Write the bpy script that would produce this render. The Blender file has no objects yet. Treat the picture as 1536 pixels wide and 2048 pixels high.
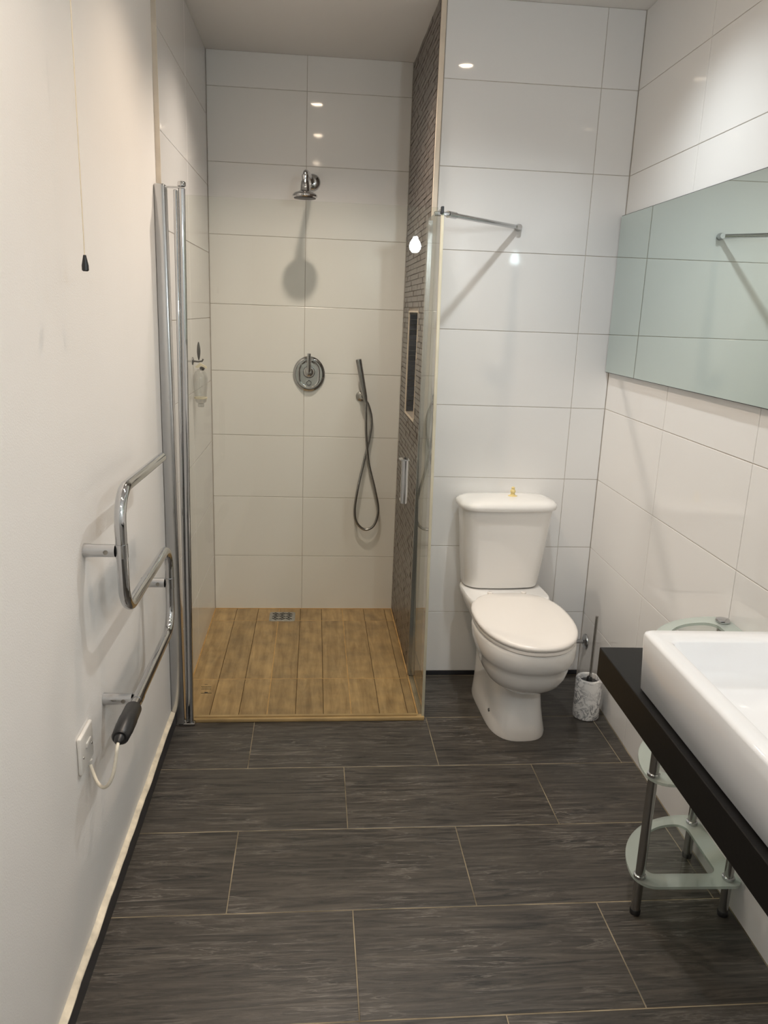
import bpy, bmesh, math, random
from mathutils import Vector, Matrix
random.seed(7)
SC = bpy.context.scene
COL = SC.collection
PI = math.pi

# ------------------------------------------------------------------ camera
R_right = (0.99577636, -0.08439481, 0.03615185)
R_up = (-0.01403586, 0.24919878, 0.96835064)
R_fwd = (0.09073276, 0.9647681, -0.2469617)
cam_d = bpy.data.cameras.new('camera')
cam = bpy.data.objects.new('camera', cam_d)
COL.objects.link(cam)
m = Matrix.Identity(4)
for i in range(3):
    m[i][0] = R_right[i]; m[i][1] = R_up[i]; m[i][2] = -R_fwd[i]
    m[i][3] = (0.50812, -3.16260, 1.55498)[i]
cam.matrix_world = m
cam_d.sensor_fit = 'HORIZONTAL'; cam_d.sensor_width = 36.0
cam_d.lens = 36.0 * 1564.57 / 1536.0
cam_d.clip_start = 0.02
SC.camera = cam
# ------------------------------------------------------------------ world, exposure
w = bpy.data.worlds.new('world'); SC.world = w; w.use_nodes = True
w.node_tree.nodes['Background'].inputs[0].default_value = (0.02, 0.02, 0.022, 1)
SC.view_settings.view_transform = 'Standard'
SC.view_settings.look = 'None'
SC.view_settings.gamma = 1.0
SC.view_settings.use_curve_mapping = False
SC.view_settings.exposure = 0.0
SC.cycles.use_denoising = True
SC.cycles.sample_clamp_indirect = 12.0
SC.cycles.blur_glossy = 0.0
SC.cycles.max_bounces = 12
SC.cycles.transparent_max_bounces = 16
SC.cycles.caustics_reflective = False
# ceiling downlights: (x, y, strength), warm; and the cool bulb on the wall behind the camera
WARM, MID, COOL = (1.0, 0.80, 0.62), (1.0, 0.87, 0.75), (0.90, 0.97, 1.0)     # mixed lamps
SPOTS = [(0.50, -0.05, 58, MID), (0.51, -0.85, 36, WARM), (0.50, -1.86, 26, WARM), (1.18, -0.78, 47, COOL),
         (1.18, -1.82, 6, WARM), (0.50, -2.90, 14, WARM), (1.18, -2.90, 12, WARM)]
SPOT_COL = (1.0, 0.80, 0.60)
SPOT_CONE, SPOT_BLEND, LENS_GLOW = 125.0, 0.8, 60.0
COOL_POS = (1.161, -3.05, 1.988)
COOL_COL = (0.84, 0.94, 1.0)
COOL_STRENGTH = 350

# ------------------------------------------------------------------ materials
MATS = {}
def nmat(name):
    mt = bpy.data.materials.new(name); mt.use_nodes = True
    MATS[name] = mt
    nt = mt.node_tree
    return mt, nt, nt.nodes['Principled BSDF']
def pm(name, col, rough=0.5, metal=0.0, spec=0.5, coat=0.0, bump=0.0, bscale=200.0, var=0.0, vscale=6.0, perobj=0.0):
    mt, nt, b = nmat(name)
    b.inputs['Base Color'].default_value = (*col, 1)
    b.inputs['Roughness'].default_value = rough
    b.inputs['Metallic'].default_value = metal
    b.inputs['Specular IOR Level'].default_value = spec
    b.inputs['Coat Weight'].default_value = coat
    b.inputs['Coat Roughness'].default_value = 0.03
    tc = nt.nodes.new('ShaderNodeTexCoord')
    if var or perobj:
        rgb = nt.nodes.new('ShaderNodeHueSaturation')
        rgb.inputs['Color'].default_value = (*col, 1)
        last = None
        if var:
            n = nt.nodes.new('ShaderNodeTexNoise'); n.inputs['Scale'].default_value = vscale; n.inputs['Detail'].default_value = 5
            nt.links.new(tc.outputs['Object'], n.inputs['Vector'])
            mr = nt.nodes.new('ShaderNodeMapRange'); mr.inputs[1].default_value = 0.3; mr.inputs[2].default_value = 0.7
            mr.inputs[3].default_value = 1 - var; mr.inputs[4].default_value = 1 + var
            nt.links.new(n.outputs['Fac'], mr.inputs[0]); last = mr.outputs[0]
        if perobj:
            oi = nt.nodes.new('ShaderNodeObjectInfo')
            mr = nt.nodes.new('ShaderNodeMapRange'); mr.inputs[3].default_value = 1 - perobj; mr.inputs[4].default_value = 1 + perobj
            nt.links.new(oi.outputs['Random'], mr.inputs[0])
            if last is None: last = mr.outputs[0]
            else:
                mm = nt.nodes.new('ShaderNodeMath'); mm.operation = 'MULTIPLY'
                nt.links.new(last, mm.inputs[0]); nt.links.new(mr.outputs[0], mm.inputs[1]); last = mm.outputs[0]
        nt.links.new(last, rgb.inputs['Value']); nt.links.new(rgb.outputs[0], b.inputs['Base Color'])
    if bump:
        n = nt.nodes.new('ShaderNodeTexNoise'); n.inputs['Scale'].default_value = bscale; n.inputs['Detail'].default_value = 4
        nt.links.new(tc.outputs['Object'], n.inputs['Vector'])
        bp = nt.nodes.new('ShaderNodeBump'); bp.inputs['Strength'].default_value = bump; bp.inputs['Distance'].default_value = 0.001
        nt.links.new(n.outputs['Fac'], bp.inputs['Height']); nt.links.new(bp.outputs[0], b.inputs['Normal'])
    return mt
pm('paint', (0.86, 0.835, 0.80), 0.62, spec=0.35, bump=0.35, bscale=260, var=0.012, vscale=2.5)
pm('ceiling', (0.80, 0.78, 0.75), 0.8, spec=0.2, bump=0.2, bscale=160)
pm('tile', (0.80, 0.79, 0.775), 0.045, spec=0.5, bump=0.10, bscale=9, perobj=0.012)
def scum_tile():
    mt = pm('tile_shower', (0.84, 0.82, 0.78), 0.045, spec=0.5, bump=0.10, bscale=9, perobj=0.012)
    nt = mt.node_tree; N, L = nt.nodes, nt.links
    geo = N.new('ShaderNodeNewGeometry'); sx = N.new('ShaderNodeSeparateXYZ'); L.new(geo.outputs['Position'], sx.inputs[0])
    no = N.new('ShaderNodeTexNoise'); no.inputs['Scale'].default_value = 3.0; no.inputs['Detail'].default_value = 4; L.new(geo.outputs['Position'], no.inputs['Vector'])
    ma = N.new('ShaderNodeMath'); ma.operation = 'MULTIPLY_ADD'; ma.inputs[1].default_value = 0.3; L.new(no.outputs['Fac'], ma.inputs[0]); L.new(sx.outputs['Z'], ma.inputs[2])
    mr = N.new('ShaderNodeMapRange'); mr.inputs[1].default_value = 2.05; mr.inputs[2].default_value = 2.35; mr.inputs[3].default_value = 0.26; mr.inputs[4].default_value = 0.05
    L.new(ma.outputs[0], mr.inputs[0]); L.new(mr.outputs[0], nt.nodes['Principled BSDF'].inputs['Roughness'])
scum_tile()
pm('grout', (0.50, 0.45, 0.39), 0.85, spec=0.1, var=0.15, vscale=30)
pm('tile_edge', (0.62, 0.54, 0.44), 0.5, var=0.1, vscale=12)
pm('cream_trim', (0.72, 0.62, 0.50), 0.35, var=0.08, vscale=14)
pm('floor_grout', (0.27, 0.225, 0.155), 0.9, spec=0.1, var=0.55, vscale=7)
pm('shower_grout', (0.58, 0.36, 0.15), 0.8, spec=0.2, var=0.2, vscale=18)
pm('plank_groove', (0.10, 0.058, 0.024), 0.8, spec=0.2, var=0.2, vscale=18)
pm('skirting', (0.022, 0.022, 0.026), 0.35, var=0.2, vscale=20)
pm('caulk', (0.74, 0.66, 0.52), 0.55, var=0.22, vscale=26)
pm('ceramic', (0.80, 0.78, 0.75), 0.06, spec=0.5, coat=0.3)
pm('seat_plastic', (0.84, 0.795, 0.745), 0.22, spec=0.5)
pm('basin', (0.74, 0.75, 0.765), 0.05, spec=0.5, coat=0.4)
pm('chrome', (0.56, 0.565, 0.575), 0.06, metal=1.0)
pm('chrome_dull', (0.42, 0.415, 0.40), 0.20, metal=1.0)
pm('aluminium', (0.55, 0.555, 0.56), 0.18, metal=1.0)
pm('hose_metal', (0.36, 0.35, 0.34), 0.26, metal=1.0)
pm('drain_steel', (0.50, 0.50, 0.48), 0.35, metal=0.9, var=0.15, vscale=60)
pm('slot_dark', (0.012, 0.012, 0.012), 0.7)
pm('black_plastic', (0.012, 0.012, 0.013), 0.38)
pm('bristle', (0.010, 0.011, 0.013), 0.8)
pm('white_plastic', (0.80, 0.77, 0.72), 0.3)
pm('cord_white', (0.78, 0.72, 0.60), 0.4)
pm('cord_string', (0.72, 0.62, 0.47), 0.7)
pm('yellow_plastic', (0.72, 0.58, 0.26), 0.4)
pm('seal', (0.60, 0.56, 0.43), 0.3, var=0.12, vscale=9)
pm('seal_tan', (0.42, 0.29, 0.13), 0.4, var=0.2, vscale=9)
pm('counter_wood', (0.0040, 0.0034, 0.0030), 0.40, spec=0.22, bump=0.1, bscale=120)
pm('mirror_edge', (0.05, 0.045, 0.05), 0.4)
pm('mirror', (0.70, 0.79, 0.755), 0.008, metal=1.0)
pm('mosaic_grout', (0.33, 0.29, 0.25), 0.9, spec=0.1)
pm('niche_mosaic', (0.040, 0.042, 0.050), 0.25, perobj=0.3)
pm('soap_card', (0.66, 0.60, 0.45), 0.5)
pm('dark_metal', (0.12, 0.115, 0.11), 0.3, metal=0.8)
pm('mark_print', (0.05, 0.05, 0.045), 0.6)
pm('door_paint', (0.72, 0.70, 0.66), 0.4)
pm('screw', (0.35, 0.33, 0.30), 0.35, metal=1.0)

def mosaic_mat():
    mt, nt, b = nmat('mosaic')
    N, L = nt.nodes, nt.links
    oi = N.new('ShaderNodeObjectInfo'); tc = N.new('ShaderNodeTexCoord')
    vo = N.new('ShaderNodeTexVoronoi'); vo.inputs['Scale'].default_value = 22
    L.new(tc.outputs['Object'], vo.inputs['Vector'])
    no = N.new('ShaderNodeTexNoise'); no.inputs['Scale'].default_value = 240
    L.new(tc.outputs['Object'], no.inputs['Vector'])
    ad = N.new('ShaderNodeMath'); ad.operation = 'ADD'
    L.new(oi.outputs['Random'], ad.inputs[0]); L.new(no.outputs['Fac'], ad.inputs[1])
    r = N.new('ShaderNodeValToRGB')
    r.color_ramp.elements[0].color = (0.085, 0.070, 0.060, 1); r.color_ramp.elements[1].color = (0.165, 0.138, 0.118, 1)
    sc = N.new('ShaderNodeMath'); sc.operation = 'MULTIPLY'; sc.inputs[1].default_value = 0.5
    L.new(ad.outputs[0], sc.inputs[0]); L.new(sc.outputs[0], r.inputs[0])
    L.new(r.outputs[0], b.inputs['Base Color'])
    b.inputs['Roughness'].default_value = 0.28
    bp = N.new('ShaderNodeBump'); bp.inputs['Strength'].default_value = 0.5; bp.inputs['Distance'].default_value = 0.001
    L.new(no.outputs['Fac'], bp.inputs['Height']); L.new(bp.outputs[0], b.inputs['Normal'])
mosaic_mat()

def floor_tile_mat():
    mt, nt, b = nmat('floor_tile')
    N, L = nt.nodes, nt.links
    tc = N.new('ShaderNodeTexCoord'); oi = N.new('ShaderNodeObjectInfo')
    add = N.new('ShaderNodeVectorMath'); add.operation = 'ADD'
    cx = N.new('ShaderNodeCombineXYZ'); mu = N.new('ShaderNodeMath'); mu.operation = 'MULTIPLY'; mu.inputs[1].default_value = 37.0
    L.new(oi.outputs['Random'], mu.inputs[0]); L.new(mu.outputs[0], cx.inputs[0]); L.new(mu.outputs[0], cx.inputs[1])
    L.new(tc.outputs['Object'], add.inputs[0]); L.new(cx.outputs[0], add.inputs[1])
    mp = N.new('ShaderNodeMapping'); mp.inputs['Scale'].default_value = (1.3, 17.0, 1.0)
    L.new(add.outputs[0], mp.inputs['Vector'])
    n1 = N.new('ShaderNodeTexNoise'); n1.inputs['Scale'].default_value = 2.6; n1.inputs['Detail'].default_value = 9; n1.inputs['Roughness'].default_value = 0.74; n1.inputs['Distortion'].default_value = 1.6
    L.new(mp.outputs[0], n1.inputs['Vector'])
    r1 = N.new('ShaderNodeValToRGB')
    r1.color_ramp.elements[0].position = 0.34; r1.color_ramp.elements[0].color = (0.014, 0.0130, 0.0120, 1)
    r1.color_ramp.elements[1].position = 0.70; r1.color_ramp.elements[1].color = (0.098, 0.084, 0.069, 1)
    L.new(n1.outputs['Fac'], r1.inputs[0])
    # thin light veins
    mp2 = N.new('ShaderNodeMapping'); mp2.inputs['Scale'].default_value = (1.5, 22.0, 1.0)
    L.new(add.outputs[0], mp2.inputs['Vector'])
    n2 = N.new('ShaderNodeTexNoise'); n2.inputs['Scale'].default_value = 1.7; n2.inputs['Detail'].default_value = 7; n2.inputs['Roughness'].default_value = 0.6; n2.inputs['Distortion'].default_value = 1.2
    L.new(mp2.outputs[0], n2.inputs['Vector'])
    r2 = N.new('ShaderNodeValToRGB')
    e = r2.color_ramp.elements
    e[0].position = 0.478; e[0].color = (0, 0, 0, 1); e[1].position = 0.53; e[1].color = (0, 0, 0, 1)
    k = e.new(0.503); k.color = (1, 1, 1, 1)
    L.new(n2.outputs['Fac'], r2.inputs[0])
    n3 = N.new('ShaderNodeTexNoise'); n3.inputs['Scale'].default_value = 3.5; n3.inputs['Detail'].default_value = 2
    L.new(add.outputs[0], n3.inputs['Vector'])
    r3 = N.new('ShaderNodeValToRGB'); r3.color_ramp.elements[0].position = 0.40; r3.color_ramp.elements[1].position = 0.64
    L.new(n3.outputs['Fac'], r3.inputs[0])
    mv = N.new('ShaderNodeMath'); mv.operation = 'MULTIPLY'
    L.new(r2.outputs[0], mv.inputs[0]); L.new(r3.outputs[0], mv.inputs[1])
    mv2 = N.new('ShaderNodeMath'); mv2.operation = 'MULTIPLY'; mv2.inputs[1].default_value = 0.42
    L.new(mv.outputs[0], mv2.inputs[0])
    mx = N.new('ShaderNodeMix'); mx.data_type = 'RGBA'
    L.new(mv2.outputs[0], mx.inputs[0]); L.new(r1.outputs[0], mx.inputs[6]); mx.inputs[7].default_value = (0.30, 0.27, 0.24, 1)
    L.new(mx.outputs[2], b.inputs['Base Color'])
    b.inputs['Roughness'].default_value = 0.34
    b.inputs['Specular IOR Level'].default_value = 0.45
    bp = N.new('ShaderNodeBump'); bp.inputs['Strength'].default_value = 0.35; bp.inputs['Distance'].default_value = 0.002
    L.new(n1.outputs['Fac'], bp.inputs['Height']); L.new(bp.outputs[0], b.inputs['Normal'])
floor_tile_mat()

def plank_mat():
    mt, nt, b = nmat('wood_plank')
    N, L = nt.nodes, nt.links
    tc = N.new('ShaderNodeTexCoord'); oi = N.new('ShaderNodeObjectInfo')
    add = N.new('ShaderNodeVectorMath'); add.operation = 'ADD'
    cx = N.new('ShaderNodeCombineXYZ'); mu = N.new('ShaderNodeMath'); mu.operation = 'MULTIPLY'; mu.inputs[1].default_value = 53.0
    L.new(oi.outputs['Random'], mu.inputs[0]); L.new(mu.outputs[0], cx.inputs[0]); L.new(mu.outputs[0], cx.inputs[1])
    L.new(tc.outputs['Object'], add.inputs[0]); L.new(cx.outputs[0], add.inputs[1])
    mp = N.new('ShaderNodeMapping'); mp.inputs['Scale'].default_value = (9.0, 1.1, 1.0)
    L.new(add.outputs[0], mp.inputs['Vector'])
    n1 = N.new('ShaderNodeTexNoise'); n1.inputs['Scale'].default_value = 3.5; n1.inputs['Detail'].default_value = 8; n1.inputs['Roughness'].default_value = 0.65; n1.inputs['Distortion'].default_value = 0.5
    L.new(mp.outputs[0], n1.inputs['Vector'])
    r1 = N.new('ShaderNodeValToRGB')
    r1.color_ramp.elements[0].position = 0.28; r1.color_ramp.elements[0].color = (0.26, 0.162, 0.064, 1)
    r1.color_ramp.elements[1].position = 0.76; r1.color_ramp.elements[1].color = (0.56, 0.39, 0.185, 1)
    L.new(n1.outputs['Fac'], r1.inputs[0])
    n2 = N.new('ShaderNodeTexNoise'); n2.inputs['Scale'].default_value = 11; n2.inputs['Detail'].default_value = 4
    L.new(add.outputs[0], n2.inputs['Vector'])
    r2 = N.new('ShaderNodeValToRGB'); r2.color_ramp.elements[0].position = 0.30; r2.color_ramp.elements[0].color = (0.72, 0.72, 0.74, 1)
    r2.color_ramp.elements[1].position = 0.62; r2.color_ramp.elements[1].color = (1.05, 1.03, 1.0, 1)
    L.new(n2.outputs['Fac'], r2.inputs[0])
    mx = N.new('ShaderNodeMix'); mx.data_type = 'RGBA'; mx.blend_type = 'MULTIPLY'; mx.inputs[0].default_value = 1
    L.new(r1.outputs[0], mx.inputs[6]); L.new(r2.outputs[0], mx.inputs[7])
    hs = N.new('ShaderNodeHueSaturation')
    mr = N.new('ShaderNodeMapRange'); mr.inputs[3].default_value = 0.88; mr.inputs[4].default_value = 1.1
    L.new(oi.outputs['Random'], mr.inputs[0]); L.new(mr.outputs[0], hs.inputs['Value']); L.new(mx.outputs[2], hs.inputs['Color'])
    L.new(hs.outputs[0], b.inputs['Base Color'])
    b.inputs['Roughness'].default_value = 0.42
    bp = N.new('ShaderNodeBump'); bp.inputs['Strength'].default_value = 0.4; bp.inputs['Distance'].default_value = 0.001
    L.new(n1.outputs['Fac'], bp.inputs['Height']); L.new(bp.outputs[0], b.inputs['Normal'])
plank_mat()

def marble_mat():
    mt, nt, b = nmat('marble')
    N, L = nt.nodes, nt.links
    tc = N.new('ShaderNodeTexCoord')
    n = N.new('ShaderNodeTexNoise'); n.inputs['Scale'].default_value = 16; n.inputs['Detail'].default_value = 9; n.inputs['Roughness'].default_value = 0.66; n.inputs['Distortion'].default_value = 1.6
    L.new(tc.outputs['Object'], n.inputs['Vector'])
    r = N.new('ShaderNodeValToRGB'); e = r.color_ramp.elements
    e[0].position = 0.44; e[0].color = (0.74, 0.72, 0.70, 1); e[1].position = 0.56; e[1].color = (0.74, 0.72, 0.70, 1)
    k = e.new(0.50); k.color = (0.16, 0.16, 0.17, 1)
    L.new(n.outputs['Fac'], r.inputs[0])
    n3 = N.new('ShaderNodeTexNoise'); n3.inputs['Scale'].default_value = 9; n3.inputs['Detail'].default_value = 2
    L.new(tc.outputs['Object'], n3.inputs['Vector'])
    r3 = N.new('ShaderNodeValToRGB'); r3.color_ramp.elements[0].position = 0.28; r3.color_ramp.elements[1].position = 0.48
    L.new(n3.outputs['Fac'], r3.inputs[0])
    mx = N.new('ShaderNodeMix'); mx.data_type = 'RGBA'
    L.new(r3.outputs[0], mx.inputs[0]); mx.inputs[6].default_value = (0.74, 0.72, 0.70, 1); L.new(r.outputs[0], mx.inputs[7])
    L.new(mx.outputs[2], b.inputs['Base Color']); b.inputs['Roughness'].default_value = 0.25
marble_mat()

def glass_mat(name, tint, f0=0.04, rough=0.0, diff=None, dfac=0.0):
    mt = bpy.data.materials.new(name); mt.use_nodes = True; MATS[name] = mt
    nt = mt.node_tree; N, L = nt.nodes, nt.links
    N.clear()
    out = N.new('ShaderNodeOutputMaterial'); tr = N.new('ShaderNodeBsdfTransparent'); tr.inputs[0].default_value = (*tint, 1)
    gl = N.new('ShaderNodeBsdfGlossy'); gl.inputs['Roughness'].default_value = rough
    lw = N.new('ShaderNodeLayerWeight'); lw.inputs[0].default_value = 0.5
    pw = N.new('ShaderNodeMath'); pw.operation = 'POWER'; pw.inputs[1].default_value = 5.0
    ma = N.new('ShaderNodeMath'); ma.operation = 'MULTIPLY_ADD'; ma.inputs[1].default_value = 1 - f0; ma.inputs[2].default_value = f0
    L.new(lw.outputs['Facing'], pw.inputs[0]); L.new(pw.outputs[0], ma.inputs[0])
    mx = N.new('ShaderNodeMixShader')
    base = tr.outputs[0]
    if diff:
        d = N.new('ShaderNodeBsdfDiffuse'); d.inputs[0].default_value = (*diff, 1)
        m2 = N.new('ShaderNodeMixShader'); m2.inputs[0].default_value = dfac
        L.new(tr.outputs[0], m2.inputs[1]); L.new(d.outputs[0], m2.inputs[2]); base = m2.outputs[0]
    L.new(ma.outputs[0], mx.inputs[0]); L.new(base, mx.inputs[1]); L.new(gl.outputs[0], mx.inputs[2])
    L.new(mx.outputs[0], out.inputs[0])
glass_mat('glass', (0.965, 0.97, 0.945), 0.022)
glass_mat('glass_edge', (0.72, 0.80, 0.74), 0.04, 0.1, (0.55, 0.62, 0.52), 0.35)
glass_mat('glass_frost', (0.84, 0.89, 0.86), 0.03, 0.15, (0.66, 0.72, 0.67), 0.40)
glass_mat('glass_clear', (0.93, 0.955, 0.94), 0.035)
glass_mat('bottle_clear', (0.88, 0.88, 0.87), 0.10, 0.03, (0.75, 0.75, 0.73), 0.12)
def emis(name, col, s):
    mt = bpy.data.materials.new(name); mt.use_nodes = True; MATS[name] = mt
    nt = mt.node_tree; nt.nodes.clear()
    o = nt.nodes.new('ShaderNodeOutputMaterial'); e = nt.nodes.new('ShaderNodeEmission')
    e.inputs[0].default_value = (*col, 1); e.inputs[1].default_value = s
    nt.links.new(e.outputs[0], o.inputs[0])
emis('spot_lens', SPOT_COL, LENS_GLOW)
emis('cool_bulb', COOL_COL, COOL_STRENGTH)

# ------------------------------------------------------------------ helpers
def link(name, me, mat, parent=None, loc=None, rot=None, smooth=None):
    o = bpy.data.objects.new(name, me); COL.objects.link(o)
    if mat and not me.materials: me.materials.append(MATS[mat])
    if parent: o.parent = parent
    if loc: o.location = loc
    if rot: o.rotation_euler = rot
    if smooth is not None:
        for f in me.polygons: f.use_smooth = True
        me.set_sharp_from_angle(angle=math.radians(smooth))
    return o
def tomesh(bm, name):
    bmesh.ops.recalc_face_normals(bm, faces=bm.faces)
    me = bpy.data.meshes.new(name); bm.to_mesh(me); bm.free(); return me
def empty(name, loc=(0, 0, 0), rz=0.0):
    o = bpy.data.objects.new(name, None); COL.objects.link(o); o.location = loc; o.rotation_euler = (0, 0, rz)
    o.empty_display_size = 0.05; return o
def tag(o, label, cat=None, group=None, kind=None):
    o['label'] = label
    if cat: o['category'] = cat
    if group: o['group'] = group
    if kind: o['kind'] = kind
    return o
def abox(bm, lo, hi, bev=0.0, seg=2):
    r = bmesh.ops.create_cube(bm, size=1.0)
    vs = r['verts']
    for v in vs:
        v.co = Vector([lo[i] + (v.co[i] + 0.5) * (hi[i] - lo[i]) for i in range(3)])
    if bev:
        es = list({e for v in vs for e in v.link_edges})
        bmesh.ops.bevel(bm, geom=es, offset=bev, segments=seg, profile=0.5, affect='EDGES')
def box(name, lo, hi, mat, parent=None, bev=0.0, seg=2, smooth=30):
    bm = bmesh.new(); abox(bm, lo, hi, bev, seg)
    return link(name, tomesh(bm, name), mat, parent, smooth=smooth if bev else None)
def aloft(bm, rings, cap0=True, cap1=True, closed=True):
    R = [[bm.verts.new(p) for p in r] for r in rings]
    n = len(R[0])
    for a, b in zip(R[:-1], R[1:]):
        for i in range(n if closed else n - 1):
            j = (i + 1) % n
            bm.faces.new((a[i], a[j], b[j], b[i]))
    if cap0: bm.faces.new(list(reversed(R[0])))
    if cap1: bm.faces.new(R[-1])
    return R
def loft(name, rings, mat, parent=None, cap0=True, cap1=True, smooth=40, **k):
    bm = bmesh.new(); aloft(bm, rings, cap0, cap1)
    return link(name, tomesh(bm, name), mat, parent, smooth=smooth, **k)
def catmull(pts, n=8):
    pts = [Vector(p) for p in pts]; out = []
    P = [pts[0] * 2 - pts[1]] + pts + [pts[-1] * 2 - pts[-2]]
    for i in range(1, len(P) - 2):
        for k in range(n):
            t = k / n; a, b, c, d = P[i - 1], P[i], P[i + 1], P[i + 2]
            out.append(0.5 * ((2 * b) + (c - a) * t + (2 * a - 5 * b + 4 * c - d) * t * t + (3 * b - a - 3 * c + d) * t ** 3))
    out.append(pts[-1]); return out
def atube(bm, pts, rad, seg=12, caps=True):
    pts = [Vector(p) for p in pts]; n = len(pts)
    rads = rad if isinstance(rad, (list, tuple)) else [rad] * n
    t0 = (pts[1] - pts[0]).normalized()
    u = t0.cross(Vector((0, 0, 1)));
    if u.length < 1e-3: u = t0.cross(Vector((1, 0, 0)))
    u.normalize(); rings = []
    for i in range(n):
        t = (pts[min(i + 1, n - 1)] - pts[max(i - 1, 0)]).normalized()
        u = (u - t * u.dot(t)).normalized(); v = t.cross(u)
        rings.append([pts[i] + (u * math.cos(2 * PI * k / seg) + v * math.sin(2 * PI * k / seg)) * rads[i] for k in range(seg)])
    aloft(bm, rings, caps, caps)
def tube(name, pts, rad, mat, parent=None, seg=14, smooth=50):
    bm = bmesh.new(); atube(bm, pts, rad, seg)
    return link(name, tomesh(bm, name), mat, parent, smooth=smooth)
def alathe(bm, prof, c=(0, 0, 0), axis='z', seg=24, caps=True, sx=1.0):
    rings = []
    for r, h in prof:
        ring = []
        for k in range(seg):
            a = 2 * PI * k / seg; x, y = r * math.cos(a) * sx, r * math.sin(a)
            q = {'z': (x, y, h), 'y': (x, -h, y), 'x': (h, x, y)}[axis]
            ring.append((c[0] + q[0], c[1] + q[1], c[2] + q[2]))
        rings.append(ring)
    aloft(bm, rings, caps, caps)
def lathe(name, prof, mat, parent=None, c=(0, 0, 0), axis='z', seg=24, smooth=40, sx=1.0):
    bm = bmesh.new(); alathe(bm, prof, c, axis, seg, sx=sx)
    return link(name, tomesh(bm, name), mat, parent, smooth=smooth)
def fillet(pts, rad, n=6):
    """poly line with rounded corners"""
    pts = [Vector(p) for p in pts]; out = [pts[0]]
    for i in range(1, len(pts) - 1):
        a = (pts[i - 1] - pts[i]); b = (pts[i + 1] - pts[i]); la, lb = a.length, b.length
        a.normalize(); b.normalize(); ang = a.angle(b); d = min(rad / math.tan(ang / 2), la * 0.49, lb * 0.49)
        r = d * math.tan(ang / 2); bis = (a + b).normalized(); c = pts[i] + bis * (r / math.sin(ang / 2))
        p0 = pts[i] + a * d; p1 = pts[i] + b * d
        v0 = p0 - c; v1 = p1 - c; th = v0.angle(v1)
        for k in range(n + 1):
            t = k / n
            out.append(c + (v0 * math.sin((1 - t) * th) + v1 * math.sin(t * th)) / math.sin(th))
    out.append(pts[-1]); return out
def rrect(x0, x1, y0, y1, r, z, n=5):
    out = []
    for cx, cy, a0 in ((x1 - r, y1 - r, 0), (x0 + r, y1 - r, PI / 2), (x0 + r, y0 + r, PI), (x1 - r, y0 + r, 1.5 * PI)):
        for k in range(n + 1):
            a = a0 + k / n * PI / 2
            out.append((cx + r * math.cos(a), cy + r * math.sin(a), z))
    return out
_tile_cache = {}
def tile_mesh(w, h, t=0.002, ch=0.0012, tagm=''):
    """tile lying in local XY (corner at origin), face at +Z: chamfered front, no back"""
    key = (round(w, 4), round(h, 4), t, ch, tagm)
    if key in _tile_cache: return _tile_cache[key]
    bm = bmesh.new()
    A = [bm.verts.new(p) for p in ((0, 0, -t), (w, 0, -t), (w, h, -t), (0, h, -t))]
    B = [bm.verts.new(p) for p in ((0, 0, -ch * .5), (w, 0, -ch * .5), (w, h, -ch * .5), (0, h, -ch * .5))]
    c = ch
    D = [bm.verts.new(p) for p in ((c, c, 0), (w - c, c, 0), (w - c, h - c, 0), (c, h - c, 0))]
    for P, Q in ((A, B), (B, D)):
        for i in range(4):
            j = (i + 1) % 4; bm.faces.new((P[i], P[j], Q[j], Q[i]))
    bm.faces.new(D); bm.faces.new(list(reversed(A)))
    me = bpy.data.meshes.new('tile'); bm.normal_update(); bm.to_mesh(me); bm.free()
    _tile_cache[key] = me; return me
def put(name, me, mat, parent, M):
    if not me.materials: me.materials.append(MATS[mat])
    o = bpy.data.objects.new(name, me); COL.objects.link(o); o.parent = parent; o.matrix_local = M; return o
def frame_m(origin, ux, uy):
    ux, uy = Vector(ux), Vector(uy); uz = ux.cross(uy); M = Matrix.Identity(4)
    for i in range(3):
        M[i][0] = ux[i]; M[i][1] = uy[i]; M[i][2] = uz[i]; M[i][3] = origin[i]
    return M
G = 0.0011   # half joint
def tile_grid(parent, name, mat, us, vs, fn, t=0.002, skip=None):
    """us, vs: joint positions; fn(u, v) -> Matrix placing the tile's corner"""
    for a, b in zip(us[:-1], us[1:]):
        for c, d in zip(vs[:-1], vs[1:]):
            if skip and skip(a, b, c, d): continue
            if b - a < 0.004 or d - c < 0.004: continue
            put(name, tile_mesh(b - a - 2 * G, d - c - 2 * G, t, tagm=mat), mat, parent, fn(a + G, c + G))

ZC = 2.67; DS = 0.798; XR = 1.7107; XM = 0.9415; ALPHA = 0.0298; YF = -4.4
XG = 0.965      # left end of the toilet wall
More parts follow.
